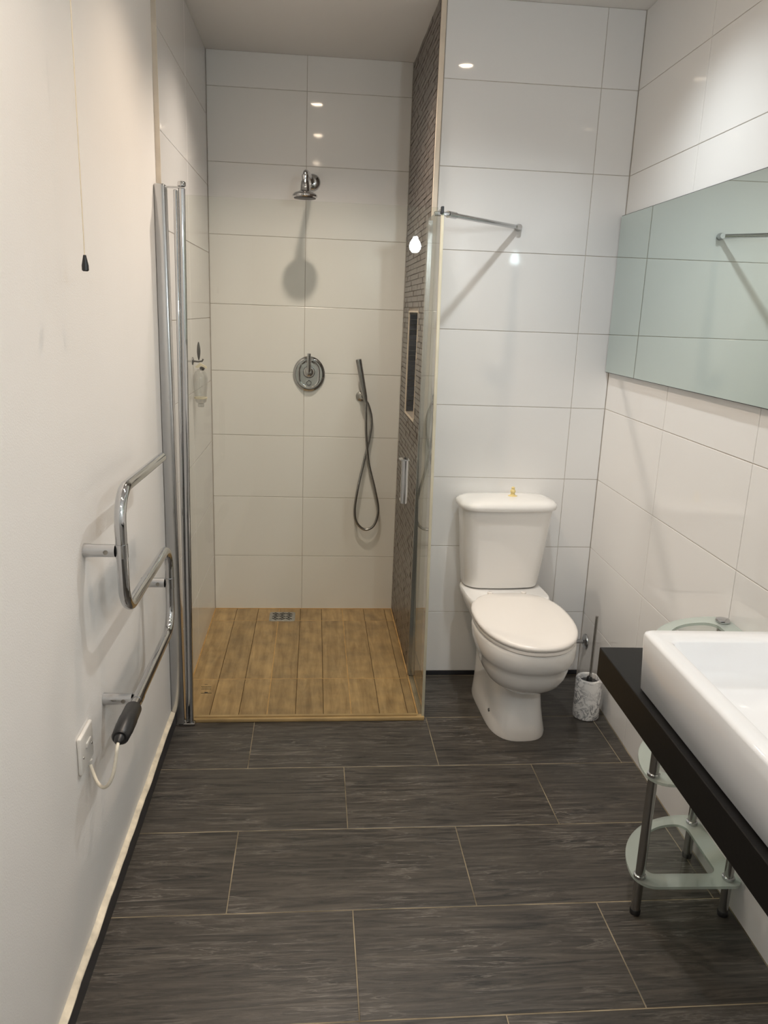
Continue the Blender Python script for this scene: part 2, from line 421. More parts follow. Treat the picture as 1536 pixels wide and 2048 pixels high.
# ------------------------------------------------------------------ structure
# floors
fl = box('floor', (-0.10, YF, -0.10), (1.76, 0.02, -0.0009), 'floor_grout')
tag(fl, 'dark grey vein-patterned floor of large staggered rectangular tiles', kind='structure')
def wallx(y): return XR + ALPHA * y - 0.002
ys = [-0.004, -0.375] + [-0.375 - 0.3405 * k for k in range(1, 12)]
for i, (y1, y0) in enumerate(zip(ys[:-1], ys[1:])):
    base = 0.63 if i % 2 == 0 else 0.295
    xs = [base + 0.673 * k for k in range(-2, 4)]
    xs = [x for x in xs if -0.012 < x < 1.70]
    xs = [-0.013] + xs + [99]
    for a, b in zip(xs[:-1], xs[1:]):
        yy1, yy0 = y1 - 0.0019, y0 + 0.0019
        if i == 0:
            if b < 0.96: continue
            a = max(a, 0.962)
        a2, b2 = a + 0.0014, b - 0.0014
        if b > 90: q = [(a2, yy0), (wallx(yy0), yy0), (wallx(yy1), yy1), (a2, yy1)]
        else: q = [(a2, yy0), (b2, yy0), (b2, yy1), (a2, yy1)]
        if i == 1:   # notch behind the shower sill line
            pass
        bm = bmesh.new()
        cx = sum(p[0] for p in q) / 4; cy = sum(p[1] for p in q) / 4
        def ins(p, d): return (p[0] + (d if p[0] < cx else -d), p[1] + (d if p[1] < cy else -d))
        aloft(bm, [[(p[0] - cx, p[1] - cy, -0.0011) for p in q], [(p[0] - cx, p[1] - cy, -0.0005) for p in q],
                   [(ins(p, 0.0012)[0] - cx, ins(p, 0.0012)[1] - cy, 0) for p in q]])
        link('floor_tile', tomesh(bm, 'floor_tile'), 'floor_tile', fl, loc=(cx, cy, 0))
sf = box('floor_shower', (0.0, -0.372, -0.10), (XM, DS, -0.0015), 'plank_groove')
sf.location.z = 0.001
tag(sf, 'wood-look planked floor inside the shower, tan grout', kind='structure')
px = [0.004, 0.116, 0.2285, 0.339, 0.451, 0.562, 0.6725, 0.7865, 0.899, 0.9345]
py = [-0.372, -0.032, 0.625, DS - 0.004]
for i in range(len(px) - 1):
    for j in range(3):
        W_, H_ = px[i + 1] - px[i], py[j + 1] - py[j]
        g = 0.0012
        bm = bmesh.new(); abox(bm, (-W_ / 2 + g, -H_ / 2 + g, -0.0025), (W_ / 2 - g, H_ / 2 - g, 0.0), 0.0008, 1)
        link('plank', tomesh(bm, 'plank'), 'wood_plank', sf, loc=(px[i] + W_ / 2, py[j] + H_ / 2, 0.0))
for x_ in (0.339, 0.6725): box('grout_line', (x_ - 0.0016, -0.371, -0.0024), (x_ + 0.0016, DS - 0.002, -0.0004), 'shower_grout', sf)
for y_ in (-0.032, 0.625): box('grout_line', (0.004, y_ - 0.0018, -0.0024), (0.935, y_ + 0.0018, -0.0003), 'shower_grout', sf)
for lo, hi in (((0.0005, -0.371, -0.002), (0.005, DS - 0.0005, 0.001)), ((0.934, -0.371, -0.002), (XM - 0.0015, DS - 0.0005, 0.0015)), ((0.005, DS - 0.006, -0.002), (0.934, DS - 0.0005, 0.0015))):
    box('edge_grout', lo, hi, 'shower_grout', sf)
# shower sill
sill = box('trim_1', (0.05, -0.402, 0.0005), (0.958, -0.373, 0.016), 'seal_tan', bev=0.003)
tag(sill, 'tan sealing strip along the shower threshold on the floor', kind='structure')
# ceiling
ce = box('ceiling', (-0.12, YF - 0.1, ZC), (1.80, DS + 0.1, ZC + 0.1), 'ceiling')
tag(ce, 'plain matt off-white ceiling with recessed downlights', kind='structure')
# painted left wall
wl = box('wall_left', (-0.12, YF, -0.1), (-0.015, -0.37, ZC), 'paint')
tag(wl, 'smooth cream painted wall behind the chrome towel rail', kind='structure')
bl = empty('baseboard_left'); bl['kind'] = 'structure'
tag(bl, 'black skirting strip with cream caulked top along the painted wall', kind='structure')
box('skirting_board', (-0.0149, YF + 0.01, 0.0005), (0.0, -0.425, 0.056), 'skirting', bl, 0.001, 1)
bm = bmesh.new()
N_ = 90; rings = []
for k in range(N_ + 1):
    y = -0.426 + (YF + 0.02 + 0.426) * k / N_
    r1, r2 = random.uniform(-1, 1) * 0.0013, random.uniform(-1, 1) * 0.0022
    rings.append([(-0.0148, y, 0.0555), (0.0006 + r1, y, 0.0552), (0.0002 + r1, y, 0.0585 + r2), (-0.006, y, 0.061 + r2), (-0.0148, y, 0.066 + r2)])
aloft(bm, rings)
link('caulk', tomesh(bm, 'caulk'), 'caulk', bl, smooth=60)
# shower left wall (tiled)
wsl = box('wall_shower_left', (-0.12, -0.366, -0.1), (-0.002, DS + 0.1, ZC), 'grout')
tag(wsl, 'glossy white tiled side wall inside the shower, opposite the mosaic', kind='structure')
zr = [0.0] + [0.3 * k for k in range(1, 9)] + [ZC]
tile_grid(wsl, 'wall_tile', 'tile', [-0.366, 0.2, DS - 0.001], zr, lambda u, v: frame_m((0, u, v), (0, 1, 0), (0, 0, 1)))
tr = box('trim_2', (-0.0149, -0.3705, 0.0), (0.0005, -0.3665, ZC - 0.001), 'tile_edge')
tag(tr, 'beige tile edge strip where the painted wall meets the shower tiles', kind='structure')
# shower back wall
wsb = box('wall_shower_back', (-0.002, DS + 0.002, -0.1), (1.2, DS + 0.1, ZC), 'grout')
tag(wsb, 'white tiled wall behind the shower head and mixer', kind='structure')
zs = [0.0] + [-0.023 + 0.3181 * k for k in range(1, 9)] + [ZC]
tile_grid(wsb, 'wall_tile', 'tile_shower', [0.001, 0.456, XM - 0.001], zs, lambda u, v: frame_m((u, DS, v), (1, 0, 0), (0, 0, 1)))
# toilet wall
wb = box('wall_back', (XG + 0.001, 0.002, -0.1), (1.80, 0.09, ZC), 'grout')
tag(wb, 'white glossy large-tiled wall behind the toilet', kind='structure')
tile_grid(wb, 'wall_tile', 'tile', [XG + 0.002, 1.566, XR - 0.001], [0.021] + zr[1:], lambda u, v: frame_m((u, 0, v), (1, 0, 0), (0, 0, 1)))
bb = box('baseboard_back', (XG, -0.003, 0.0005), (XR - 0.004, 0.0019, 0.020), 'skirting')
tag(bb, 'low black skirting strip under the tiled wall behind the toilet', kind='structure')
tr = box('trim_3', (XM + 0.004, -0.0045, 0.0), (XG, 0.0018, ZC - 0.001), 'cream_trim', bev=0.0015, seg=1)
tag(tr, 'cream vertical corner trim between mosaic and white tiles', kind='structure')
# right wall (slightly out of square)
wr = box('wall_right', (0.002, YF - 0.05, -0.1), (0.10, 0.09, ZC), 'grout')
wr.location = (XR, 0, 0); wr.rotation_euler = (0, 0, -ALPHA)
tag(wr, 'white glossy tiled wall carrying the large mirror', kind='structure')
tile_grid(wr, 'wall_tile', 'tile', [0.001] + [0.6 * k for k in range(1, 8)], zr, lambda u, v: frame_m((0, -u, v), (0, -1, 0), (0, 0, 1)))
# front wall behind the camera with a door
wf = box('wall_front', (-0.12, YF - 0.1, -0.1), (1.80, YF, ZC), 'paint')
tag(wf, 'cream painted wall opposite the shower, holding the door', kind='structure')
d1 = empty('door_1', (0.40, YF, 0)); tag(d1, 'pale painted room door with panels and chrome lever', kind='structure')
box('door_leaf', (-0.38, 0.002, 0.005), (0.38, 0.03, 2.0), 'door_paint', d1, 0.002, 1)
for z0, z1 in ((0.2, 0.95), (1.1, 1.85)):
    box('door_panel', (-0.26, 0.028, z0), (0.26, 0.036, z1), 'door_paint', d1, 0.003, 1)
for lo, hi in (((-0.46, 0.002, 0.0), (-0.385, 0.02, 2.08)), ((0.385, 0.002, 0.0), (0.46, 0.02, 2.08)), ((-0.385, 0.002, 2.005), (0.385, 0.02, 2.08))):
    box('architrave', lo, hi, 'door_paint', d1, 0.002, 1)
tube('door_handle', [(0.31, 0.03, 1.0), (0.31, 0.08, 1.0), (0.20, 0.08, 1.0)], 0.009, 'chrome', d1)

# mosaic wall with niche
NY0, NY1, NZ0, NZ1, ND = 0.243, 0.571, 1.10, 1.56, 0.09
bm = bmesh.new()
X0, X1 = XM + 0.0035, 1.2
for lo, hi in (((X0, 0.0, -0.1), (XG, NY0, ZC)), ((X0, NY1, -0.1), (X1, DS + 0.002, ZC)), ((X0, NY0, -0.1), (X1, NY1, NZ0)), ((X0, NY0, NZ1), (X1, NY1, ZC)),
               ((XG, 0.09, -0.1), (X1, NY0, ZC)), ((XM + ND + 0.003, NY0, NZ0), (X1, NY1, NZ1))):
    abox(bm, lo, hi)
wsr = link('wall_shower_right', tomesh(bm, 'wall_shower_right'), 'mosaic_grout')
tag(wsr, 'brown-grey mosaic brick wall with a recessed niche inside the shower', kind='structure')
RH, BL = 0.0236, 0.098
bricks = []
row = 0; z = 0.002
while z < ZC - 0.006:
    h = min(RH, ZC - 0.002 - z) - 0.0022
    y = 0.002 - (row % 2) * BL / 2
    while y < DS - 0.004:
        a, b = max(y, 0.002), min(y + BL - 0.002, DS - 0.003)
        segs = [(a, b)]
        if z + h > NZ0 - 0.008 and z < NZ1 + 0.008:
            segs = []
            if a < NY0 - 0.01: segs.append((a, min(b, NY0 - 0.009)))
            if b > NY1 + 0.01: segs.append((max(a, NY1 + 0.009), b))
        for s in segs:
            if s[1] - s[0] > 0.006: bricks.append((s[0], s[1], z, z + h, XM))
        y += BL
    z += RH; row += 1
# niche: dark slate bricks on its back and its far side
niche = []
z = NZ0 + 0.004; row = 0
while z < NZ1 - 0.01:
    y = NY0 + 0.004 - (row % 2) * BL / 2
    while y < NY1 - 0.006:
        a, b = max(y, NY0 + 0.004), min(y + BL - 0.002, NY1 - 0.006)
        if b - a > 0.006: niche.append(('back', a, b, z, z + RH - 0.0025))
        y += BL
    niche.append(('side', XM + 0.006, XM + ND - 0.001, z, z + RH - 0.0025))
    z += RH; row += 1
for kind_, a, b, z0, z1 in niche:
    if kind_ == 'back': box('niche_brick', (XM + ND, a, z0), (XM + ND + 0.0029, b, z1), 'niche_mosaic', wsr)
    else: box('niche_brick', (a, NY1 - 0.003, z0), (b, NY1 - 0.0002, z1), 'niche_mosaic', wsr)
def abrick(bm, y0, y1, z0, z1, x, oy=0, oz=0):
    q = [(y0 - oy, z0 - oz), (y1 - oy, z0 - oz), (y1 - oy, z1 - oz), (y0 - oy, z1 - oz)]
    B = [bm.verts.new((x + 0.0036, *p)) for p in q]
    base = random.uniform(-0.0012, 0.0012); tx = random.uniform(-0.0009, 0.0009); tz = random.uniform(-0.0006, 0.0006)
    F = []
    for k, p in enumerate(q):
        sy = 1 if k in (1, 2) else -1; sz = 1 if k > 1 else -1
        F.append(bm.verts.new((x + base + tx * sy + tz * sz, p[0] - sy * 0.0008, p[1] - sz * 0.0008)))
    for i in range(4):
        j = (i + 1) % 4; bm.faces.new((B[i], F[i], F[j], B[j]))
    bm.faces.new(list(reversed(F)))
def bsize(b):   # apparent size: front columns first, niche back always
    return (b[1] - b[0]) * (1.0 if b[4] == XM else 1.6) / (3.16 + b[0]) ** 2
bricks.sort(key=bsize, reverse=True)
for b in bricks[:300]:
    cy, cz = (b[0] + b[1]) / 2, (b[2] + b[3]) / 2
    bm = bmesh.new(); abrick(bm, *b, cy, cz)
    link('mosaic_brick', tomesh(bm, 'mosaic_brick'), 'mosaic', wsr, loc=(0, cy, cz))
bm = bmesh.new()
for b in bricks[300:]: abrick(bm, *b)
mf = link('mosaic_field', tomesh(bm, 'mosaic_field'), 'mosaic', wsr); mf['kind'] = 'stuff'
# niche lining and frame
for lo, hi in (((XM - 0.001, NY0 - 0.007, NZ0 - 0.007), (XM + 0.004, NY1 + 0.007, NZ0)), ((XM - 0.001, NY0 - 0.007, NZ1), (XM + 0.004, NY1 + 0.007, NZ1 + 0.007)),
               ((XM - 0.001, NY0 - 0.007, NZ0), (XM + 0.004, NY0, NZ1)), ((XM - 0.001, NY1, NZ0), (XM + 0.004, NY1 + 0.007, NZ1))):
    box('niche_trim', lo, hi, 'cream_trim', wsr)

# ------------------------------------------------------------------ ceiling downlights
for i, (x, y, s, scol) in enumerate(SPOTS):
    r = empty('downlight', (x, y, ZC))
    names = ['over the shower threshold', 'between shower and towel rail', 'above the towel rail', 'in front of the toilet', 'above the wash basin', 'nearer the door by the painted wall', 'nearer the door by the mirror']
    tag(r, 'recessed warm ceiling downlight ' + names[i], 'downlight', 'recessed ceiling downlights')
    bm = bmesh.new(); alathe(bm, [(0.045, -0.0005), (0.044, -0.006), (0.036, -0.008), (0.032, -0.003), (0.032, -0.0005)], seg=24, caps=False)
    link('bezel', tomesh(bm, 'bezel'), 'chrome', r, smooth=40)
    bm = bmesh.new(); bmesh.ops.create_circle(bm, cap_ends=True, radius=0.0315, segments=20)
    for f in bm.faces:
        if f.normal.z > 0: f.normal_flip()
    me = bpy.data.meshes.new('lens'); bm.to_mesh(me); bm.free()
    link('lens', me, 'spot_lens', r, loc=(0, 0, -0.0035))
    ld = bpy.data.lights.new('spot_beam', 'SPOT'); ld.energy = s; ld.color = scol; ld.shadow_soft_size = 0.03
    ld.spot_size = math.radians(SPOT_CONE); ld.spot_blend = SPOT_BLEND
    lo = bpy.data.objects.new('spot_beam', ld); COL.objects.link(lo); lo.parent = r; lo.location = (0, 0, -0.012)
# cool bulb pendant beside the camera
pl = empty('pendant_bulb', (COOL_POS[0], COOL_POS[1], ZC)); tag(pl, 'bare cool white bulb hanging from the ceiling beyond the wash basin', 'lamp')
dz = COOL_POS[2] - ZC
lathe('ceiling_rose', [(0.04, -0.0005), (0.04, -0.015), (0.01, -0.03)], 'white_plastic', pl)
tube('flex', [(0, 0, -0.028), (0, 0, dz + 0.10)], 0.003, 'cord_white', pl, 8)
lathe('lamp_holder', [(0.012, dz + 0.105), (0.017, dz + 0.10), (0.017, dz + 0.062)], 'white_plastic', pl)
lathe('bulb', [(0.001, dz - 0.042), (0.022, dz - 0.036), (0.036, dz - 0.016), (0.039, dz + 0.004), (0.033, dz + 0.026), (0.020, dz + 0.045), (0.015, dz + 0.061)], 'cool_bulb', pl)

# ------------------------------------------------------------------ toilet
toi = empty('toilet', (1.292, -0.004, 0), math.radians(2.6))
tag(toi, 'white close-coupled ceramic toilet with closed lid, against the tiled wall', 'toilet')
def egg(hw, yb, yf, z, n=40, eb=2.6, ef=2.15, yc=None, cx=0.0):
    """egg outline: x half width hw, from y=yb (back) to y=yf (front)"""
    if yc is None: yc = yb + (yf - yb) * 0.46
    out = []
    for k in range(n):
        a = 2 * PI * k / n; c, s = math.cos(a), math.sin(a)
        e = eb if s > 0 else ef
        L_ = (yb - yc) if s > 0 else (yc - yf)
        out.append((cx + hw * math.copysign(abs(c) ** (2 / e), c), yc + L_ * math.copysign(abs(s) ** (2 / e), s), z))
    return out
# pedestal: (z, half width, front, back)
ped = [(0.0, 0.112, -0.560, -0.09), (0.012, 0.113, -0.560, -0.09), (0.05, 0.106, -0.548, -0.085), (0.10, 0.100, -0.535, -0.08), (0.18, 0.096, -0.515, -0.07),
       (0.26, 0.100, -0.50, -0.06), (0.32, 0.118, -0.47, -0.045), (0.37, 0.142, -0.42, -0.03), (0.41, 0.160, -0.36, -0.015), (0.44, 0.170, -0.33, -0.008), (0.456, 0.172, -0.325, -0.006), (0.462, 0.168, -0.320, -0.010)]
loft('pedestal', [egg(hw, yb, yf, z, eb=5.0, ef=2.7, yc=yb + (yf - yb) * 0.62) for z, hw, yf, yb in ped], 'ceramic', toi, smooth=50)
bowl = [(0.205, 0.030, -0.50, -0.42), (0.208, 0.075, -0.565, -0.38), (0.220, 0.112, -0.608, -0.34), (0.243, 0.139, -0.636, -0.31), (0.272, 0.155, -0.654, -0.29), (0.300, 0.163, -0.664, -0.27),
        (0.318, 0.166, -0.668, -0.26), (0.328, 0.171, -0.676, -0.25), (0.342, 0.179, -0.687, -0.24), (0.37, 0.184, -0.696, -0.22), (0.398, 0.184, -0.696, -0.21), (0.411, 0.180, -0.692, -0.21), (0.416, 0.17, -0.683, -0.215)]
loft('bowl', [egg(hw, yb, yf, z, ef=2.3) for z, hw, yf, yb in bowl], 'ceramic', toi, smooth=50)
def tiltz(ring, k=0.018):     # the closed lid slopes a little towards the front
    return [(x, y, z - k * max(0.0, (-0.2 - y)) / 0.5) for x, y, z in ring]
seat = loft('seat', [tiltz(egg(hw, yb, yf, z, ef=2.2)) for z, hw, yf, yb in [(0.428, 0.170, -0.683, -0.21), (0.426, 0.180, -0.696, -0.205), (0.432, 0.184, -0.701, -0.203), (0.441, 0.183, -0.700, -0.203), (0.443, 0.178, -0.694, -0.206)]], 'seat_plastic', toi, smooth=45)
lid = loft('seat_cover', [tiltz(egg(hw, yb, yf, z, ef=2.2)) for z, hw, yf, yb in [(0.4455, 0.178, -0.692, -0.200), (0.445, 0.184, -0.700, -0.196), (0.450, 0.187, -0.704, -0.194), (0.457, 0.187, -0.704, -0.194), (0.463, 0.183, -0.699, -0.197), (0.466, 0.172, -0.687, -0.207), (0.468, 0.12, -0.60, -0.26), (0.469, 0.05, -0.48, -0.36)]], 'seat_plastic', toi, smooth=45)
for s in (-1, 1):
    lathe('hinge', [(0.010, 0.0), (0.011, 0.002), (0.011, 0.008), (0.008, 0.010)], 'seat_plastic', toi, c=(s * 0.07, -0.205, 0.461), seg=14)
def tank_ring(hw, yf, yb, z, r=0.03, bow=0.016):
    """rounded rectangle with a gently bowed front"""
    out = []
    for x, y, z_ in rrect(-hw, hw, yf + bow, yb, r, z, 7):
        f_ = min(1.0, max(0.0, (yb - y) / (yb - yf - bow)))
        out.append((x, y - bow * f_ * (1 - (x / hw) ** 2), z_))
    n0 = 2 * 8      # densify the front edge so that the bow shows
    a_, b_ = out[3 * 8 - 1], out[3 * 8]
    mid = []
    for k in range(1, 8):
        t = k / 8; x = a_[0] + (b_[0] - a_[0]) * t
        mid.append((x, yf + bow - bow * (1 - (x / hw) ** 2), z))
    return out[:3 * 8] + mid + out[3 * 8:]
loft('tank', [tank_ring(hw, yf, -0.004, z, 0.055) for z, hw, yf in [(0.466, 0.150, -0.155), (0.47, 0.158, -0.163), (0.50, 0.162, -0.170), (0.60, 0.172, -0.180), (0.70, 0.180, -0.188), (0.795, 0.188, -0.194), (0.802, 0.188, -0.194)]], 'ceramic', toi, smooth=45)
tl = loft('tank_lid', [tank_ring(hw, yf, yb, z, r) for z, hw, yf, yb, r in [(0.803, 0.190, -0.198, -0.002, 0.055), (0.806, 0.199, -0.208, 0.0, 0.06), (0.816, 0.2025, -0.212, 0.0, 0.064), (0.828, 0.200, -0.209, 0.0, 0.064), (0.837, 0.188, -0.196, -0.008, 0.06), (0.843, 0.16, -0.17, -0.02, 0.05), (0.848, 0.08, -0.13, -0.05, 0.03)]], 'ceramic', toi, smooth=50)
fb = lathe('flush_valve', [(0.019, 0.0), (0.019, 0.003), (0.010, 0.006), (0.008, 0.014), (0.011, 0.018), (0.011, 0.024), (0.006, 0.030), (0.008, 0.036), (0.003, 0.040)], 'yellow_plastic', toi, c=(0.025, -0.10, 0.846), seg=16)
fb['label'] = 'yellowed plastic flush button stem'
lathe('bolt_cap', [(0.008, 0.004), (0.007, -0.003), (0.001, -0.005)], 'dark_metal', toi, c=(-0.103, -0.42, 0.06), axis='x', seg=12)
# stop valve on the right wall
sv = empty('stop_valve', (1.7072, -0.068, 0.19)); tag(sv, 'chrome stop valve on the wall beside the toilet', 'valve')
sv.rotation_euler = (0, 0, -ALPHA)
lathe('flange', [(0.034, 0.0), (0.033, -0.004), (0.022, -0.010), (0.012, -0.014)], 'chrome', sv, axis='x', seg=20)
tube('valve_body', [(-0.010, 0, 0), (-0.075, 0, 0)], 0.010, 'chrome', sv)
lathe('knob', [(0.016, -0.070), (0.019, -0.078), (0.019, -0.094), (0.012, -0.100)], 'chrome', sv, axis='x', seg=10, smooth=20)
tube('supply_pipe', [(-0.095, 0.0, 0.0), (-0.15, 0.004, 0.0), (-0.20, 0.012, 0.02), (-0.215, 0.02, 0.07)], 0.007, 'chrome_dull', sv)

# ------------------------------------------------------------------ toilet brush
th = empty('toilet_brush_holder', (1.622, -0.372, 0.0)); tag(th, 'white marble cylinder holder with grey veins on the floor', 'brush holder')
bm = bmesh.new(); alathe(bm, [(0.048, 0.0), (0.0525, 0.003), (0.0525, 0.165), (0.050, 0.168), (0.040, 0.168), (0.037, 0.163), (0.036, 0.02), (0.001, 0.015)], seg=36)
link('body', tomesh(bm, 'body'), 'marble', th, smooth=40)
tb = empty('toilet_brush', (1.622, -0.372, 0.0)); tag(tb, 'toilet brush with thin chrome handle standing in the marble holder', 'brush')
tube('handle', [(0.003, 0.0, 0.10), (0.004, 0.0, 0.43)], 0.006, 'chrome_dull', tb)
lathe('cap', [(0.010, 0.135), (0.0345, 0.138), (0.0345, 0.152), (0.013, 0.156), (0.010, 0.170), (0.007, 0.174)], 'black_plastic', tb, c=(0.0, 0, 0), seg=28)
bm = bmesh.new(); alathe(bm, [(0.012, 0.03), (0.029, 0.04), (0.032, 0.09), (0.028, 0.135), (0.010, 0.15)], seg=28)
for v in bm.verts:
    rr = math.hypot(v.co.x, v.co.y)
    if rr > 0.02: f_ = 1 - random.random() * 0.12; v.co.x *= f_; v.co.y *= f_
link('bristles', tomesh(bm, 'bristles'), 'bristle', tb)

# ------------------------------------------------------------------ mirror, counter, basin  (frame of the right wall)
def rw_empty(name): return empty(name, (XR, 0, 0), -ALPHA)
mi = rw_empty('mirror'); tag(mi, 'long frameless rectangular mirror with dark edge on the tiled wall', 'mirror')
box('backing', (-0.018, -2.30, 1.351), (-0.0015, -0.013, 1.953), 'mirror_edge', mi)
box('mirror_glass', (-0.0205, -2.298, 1.3535), (-0.0182, -0.0155, 1.9505), 'mirror', mi)
co = rw_empty('wash_counter'); tag(co, 'dark brown wooden wash counter slab fixed along the tiled wall', 'counter')
box('slab', (-0.4965, -3.0, 0.760), (-0.0015, -1.566, 0.830), 'counter_wood', co, 0.0015, 1)
for yy in (-1.9, -2.7):
    bm = bmesh.new(); abox(bm, (-0.40, yy - 0.02, 0.752), (-0.0015, yy + 0.02, 0.7595)); abox(bm, (-0.010, yy - 0.02, 0.60), (-0.0015, yy + 0.02, 0.752))
    link('bracket', tomesh(bm, 'bracket'), 'dark_metal', co)
ba = rw_empty('wash_basin'); tag(ba, 'rectangular white ceramic basin standing on the dark counter', 'basin')
BX0, BX1, BY0, BY1, BZ0, BZ1 = -0.489, -0.012, -2.48, -1.766, 0.8305, 0.959
rings = [rrect(BX0 + 0.012, BX1 - 0.006, BY0 + 0.006, BY1 - 0.006, 0.010, BZ0), rrect(BX0 + 0.008, BX1, BY0, BY1, 0.012, BZ0 + 0.004), rrect(BX0, BX1, BY0, BY1, 0.014, BZ1 - 0.008),
         rrect(BX0 + 0.002, BX1 - 0.002, BY0 + 0.002, BY1 - 0.002, 0.014, BZ1 - 0.003), rrect(BX0 + 0.007, BX1 - 0.007, BY0 + 0.007, BY1 - 0.007, 0.014, BZ1),
         rrect(BX0 + 0.032, BX1 - 0.07, BY0 + 0.045, BY1 - 0.053, 0.016, BZ1), rrect(BX0 + 0.037, BX1 - 0.075, BY0 + 0.05, BY1 - 0.058, 0.016, BZ1 - 0.004),
         rrect(BX0 + 0.047, BX1 - 0.085, BY0 + 0.06, BY1 - 0.068, 0.03, BZ1 - 0.05), rrect(BX0 + 0.07, BX1 - 0.11, BY0 + 0.09, BY1 - 0.10, 0.04, BZ1 - 0.078), rrect(BX0 + 0.14, BX1 - 0.18, BY0 + 0.2, BY1 - 0.2, 0.05, BZ1 - 0.086)]
loft('bowl', rings, 'basin', ba, smooth=45)
lathe('drain', [(0.030, 0.0), (0.030, 0.002), (0.024, 0.004), (0.006, 0.003)], 'chrome', ba, c=(-0.27, -2.12, BZ1 - 0.0858))

# ------------------------------------------------------------------ glass shelf stand
gs = empty('glass_shelf_stand', (1.664, -1.487, 0), -ALPHA)
tag(gs, 'three-tier stand of frosted glass shelves on chrome legs by the tiled wall', 'shelf stand')
def quarter(inset, z, n=22):
    """rounded quarter outline with its corner at the origin, extending to -x and +y"""
    A, B = 0.288 - inset * 0.9, 0.305 - inset * 0.9
    pts = []
    c = (-inset, inset)
    rc = 0.025
    # straight front edge from corner to the left, rounded left end, arc to the back, straight wall edge
    for k in range(5):
        a = -PI / 2 * k / 4
        pts.append((c[0] - rc + rc * math.cos(a), c[1] + rc + rc * math.sin(a), z))
    left = -A; back = B
    rl = 0.055 if inset < 0.02 else 0.02
    for k in range(7):
        a = -PI / 2 - (PI / 2) * k / 6
        pts.append((left + rl + rl * math.cos(a), c[1] + rl + rl * math.sin(a), z))
    y0 = c[1] + rl; x0 = left
    for k in range(1, n):
        t = k / n * PI / 2
        pts.append((x0 + (c[0] - 0.03 - x0) * (1 - math.cos(t)), y0 + (back - y0) * math.sin(t), z))
    for k in range(5):
        a = PI / 2 - PI / 2 * k / 4
        pts.append((c[0] - 0.03 + 0.03 * math.cos(a), back - 0.03 + 0.03 * math.sin(a), z))
    return pts
LEGS = [(-0.270, 0.040), (-0.030, 0.030), (-0.026, 0.265)]
for zz in (0.106, 0.412, 0.748):
    bm = bmesh.new()
    o0, i0 = quarter(0.0, zz), quarter(0.05, zz); o1, i1 = quarter(0.0, zz + 0.008), quarter(0.05, zz + 0.008)
    V = [[bm.verts.new(p) for p in r] for r in (o0, o1, i1, i0)]
    n = len(o0)
    for a in range(4):
        for k in range(n):
            bm.faces.new((V[a][k], V[a][(k + 1) % n], V[(a + 1) % 4][(k + 1) % n], V[(a + 1) % 4][k]))
    sh = link('shelf', tomesh(bm, 'shelf'), 'glass_frost', gs); sh['label'] = 'frosted glass shelf border'
    bm = bmesh.new(); aloft(bm, [quarter(0.0505, zz + 0.0005), quarter(0.0505, zz + 0.0075)])
    link('clear_pane', tomesh(bm, 'clear_pane'), 'glass_clear', sh)
for x, y in LEGS:
    lg = tube('leg', [(x, y, 0.014), (x, y, 0.762)], 0.0125, 'chrome_dull', gs, 16)
    lathe('foot', [(0.014, 0.0), (0.0145, 0.012), (0.013, 0.0145)], 'black_plastic', lg, c=(x, y, 0.0))
    lathe('cap', [(0.019, 0.757), (0.020, 0.760), (0.018, 0.765), (0.010, 0.7675)], 'chrome', lg, c=(x, y, 0))
    for zz in (0.106, 0.412):
        bm = bmesh.new(); alathe(bm, [(0.0128, zz + 0.0085), (0.0165, zz + 0.009), (0.0165, zz + 0.016), (0.0128, zz + 0.018)], (x, y, 0), seg=18)
        link('collar', tomesh(bm, 'collar'), 'chrome', lg, smooth=40)

# ------------------------------------------------------------------ heated towel rail
tr_ = empty('towel_rail', (-0.015, -1.30, 0.6)); tag(tr_, 'chrome serpentine heated towel rail with black heater sleeve on the painted wall', 'towel rail')
TX = 0.085   # rail axis from the wall
def T(y, z, x=TX): return (x, y + 1.30, z - 0.6)
path = fillet([T(-0.885, 1.126), T(-1.395, 1.140), T(-1.383, 0.843), T(-0.823, 0.843), T(-0.830, 0.577), T(-1.35, 0.577)], 0.075, 8)
bm = bmesh.new(); atube(bm, path, 0.0135, 18)
link('rail', tomesh(bm, 'rail'), 'chrome', tr_, smooth=60)
lathe('end_cap', [(0.0135, 0.0), (0.012, -0.005), (0.006, -0.009), (0.001, -0.010)], 'chrome', tr_, c=T(-0.8845, 1.126), axis='y')
for i, (y, z) in enumerate(((-1.390, 1.000), (-0.827, 0.722), (-1.300, 0.577))):
    br = tube('bracket', [T(y, z, 0.0005), T(y, z, 0.010), T(y, z, 0.03), T(y, z, TX - 0.014)], [0.0165, 0.016, 0.0150, 0.0150], 'chrome', tr_, 20)
    lathe('grub_screw', [(0.0055, 0.0), (0.0055, 0.0018), (0.003, 0.0012)], 'screw', br, c=T(y - 0.0148, z, 0.052), axis='y', seg=12)
    ring_pts = {0: [T(y, z - 0.016), T(y, z + 0.016)], 1: [T(y, z - 0.016), T(y, z + 0.016)], 2: [T(y - 0.016, z), T(y + 0.016, z)]}[i]
    tube('clamp_ring', ring_pts, 0.0148, 'chrome', br, 20)
sl = tube('heater_sleeve', [T(-1.348, 0.577), T(-1.352, 0.577), T(-1.405, 0.577), T(-1.408, 0.577), T(-1.450, 0.577), T(-1.453, 0.577), T(-1.487, 0.577), T(-1.492, 0.577)],
          [0.018, 0.0205, 0.0215, 0.0222, 0.0222, 0.0215, 0.0200, 0.0165], 'black_plastic', tr_, 24, 35)
tube('cable_gland', [T(-1.492, 0.577), T(-1.503, 0.576), T(-1.510, 0.575)], [0.0125, 0.011, 0.006], 'black_plastic', sl, 18)
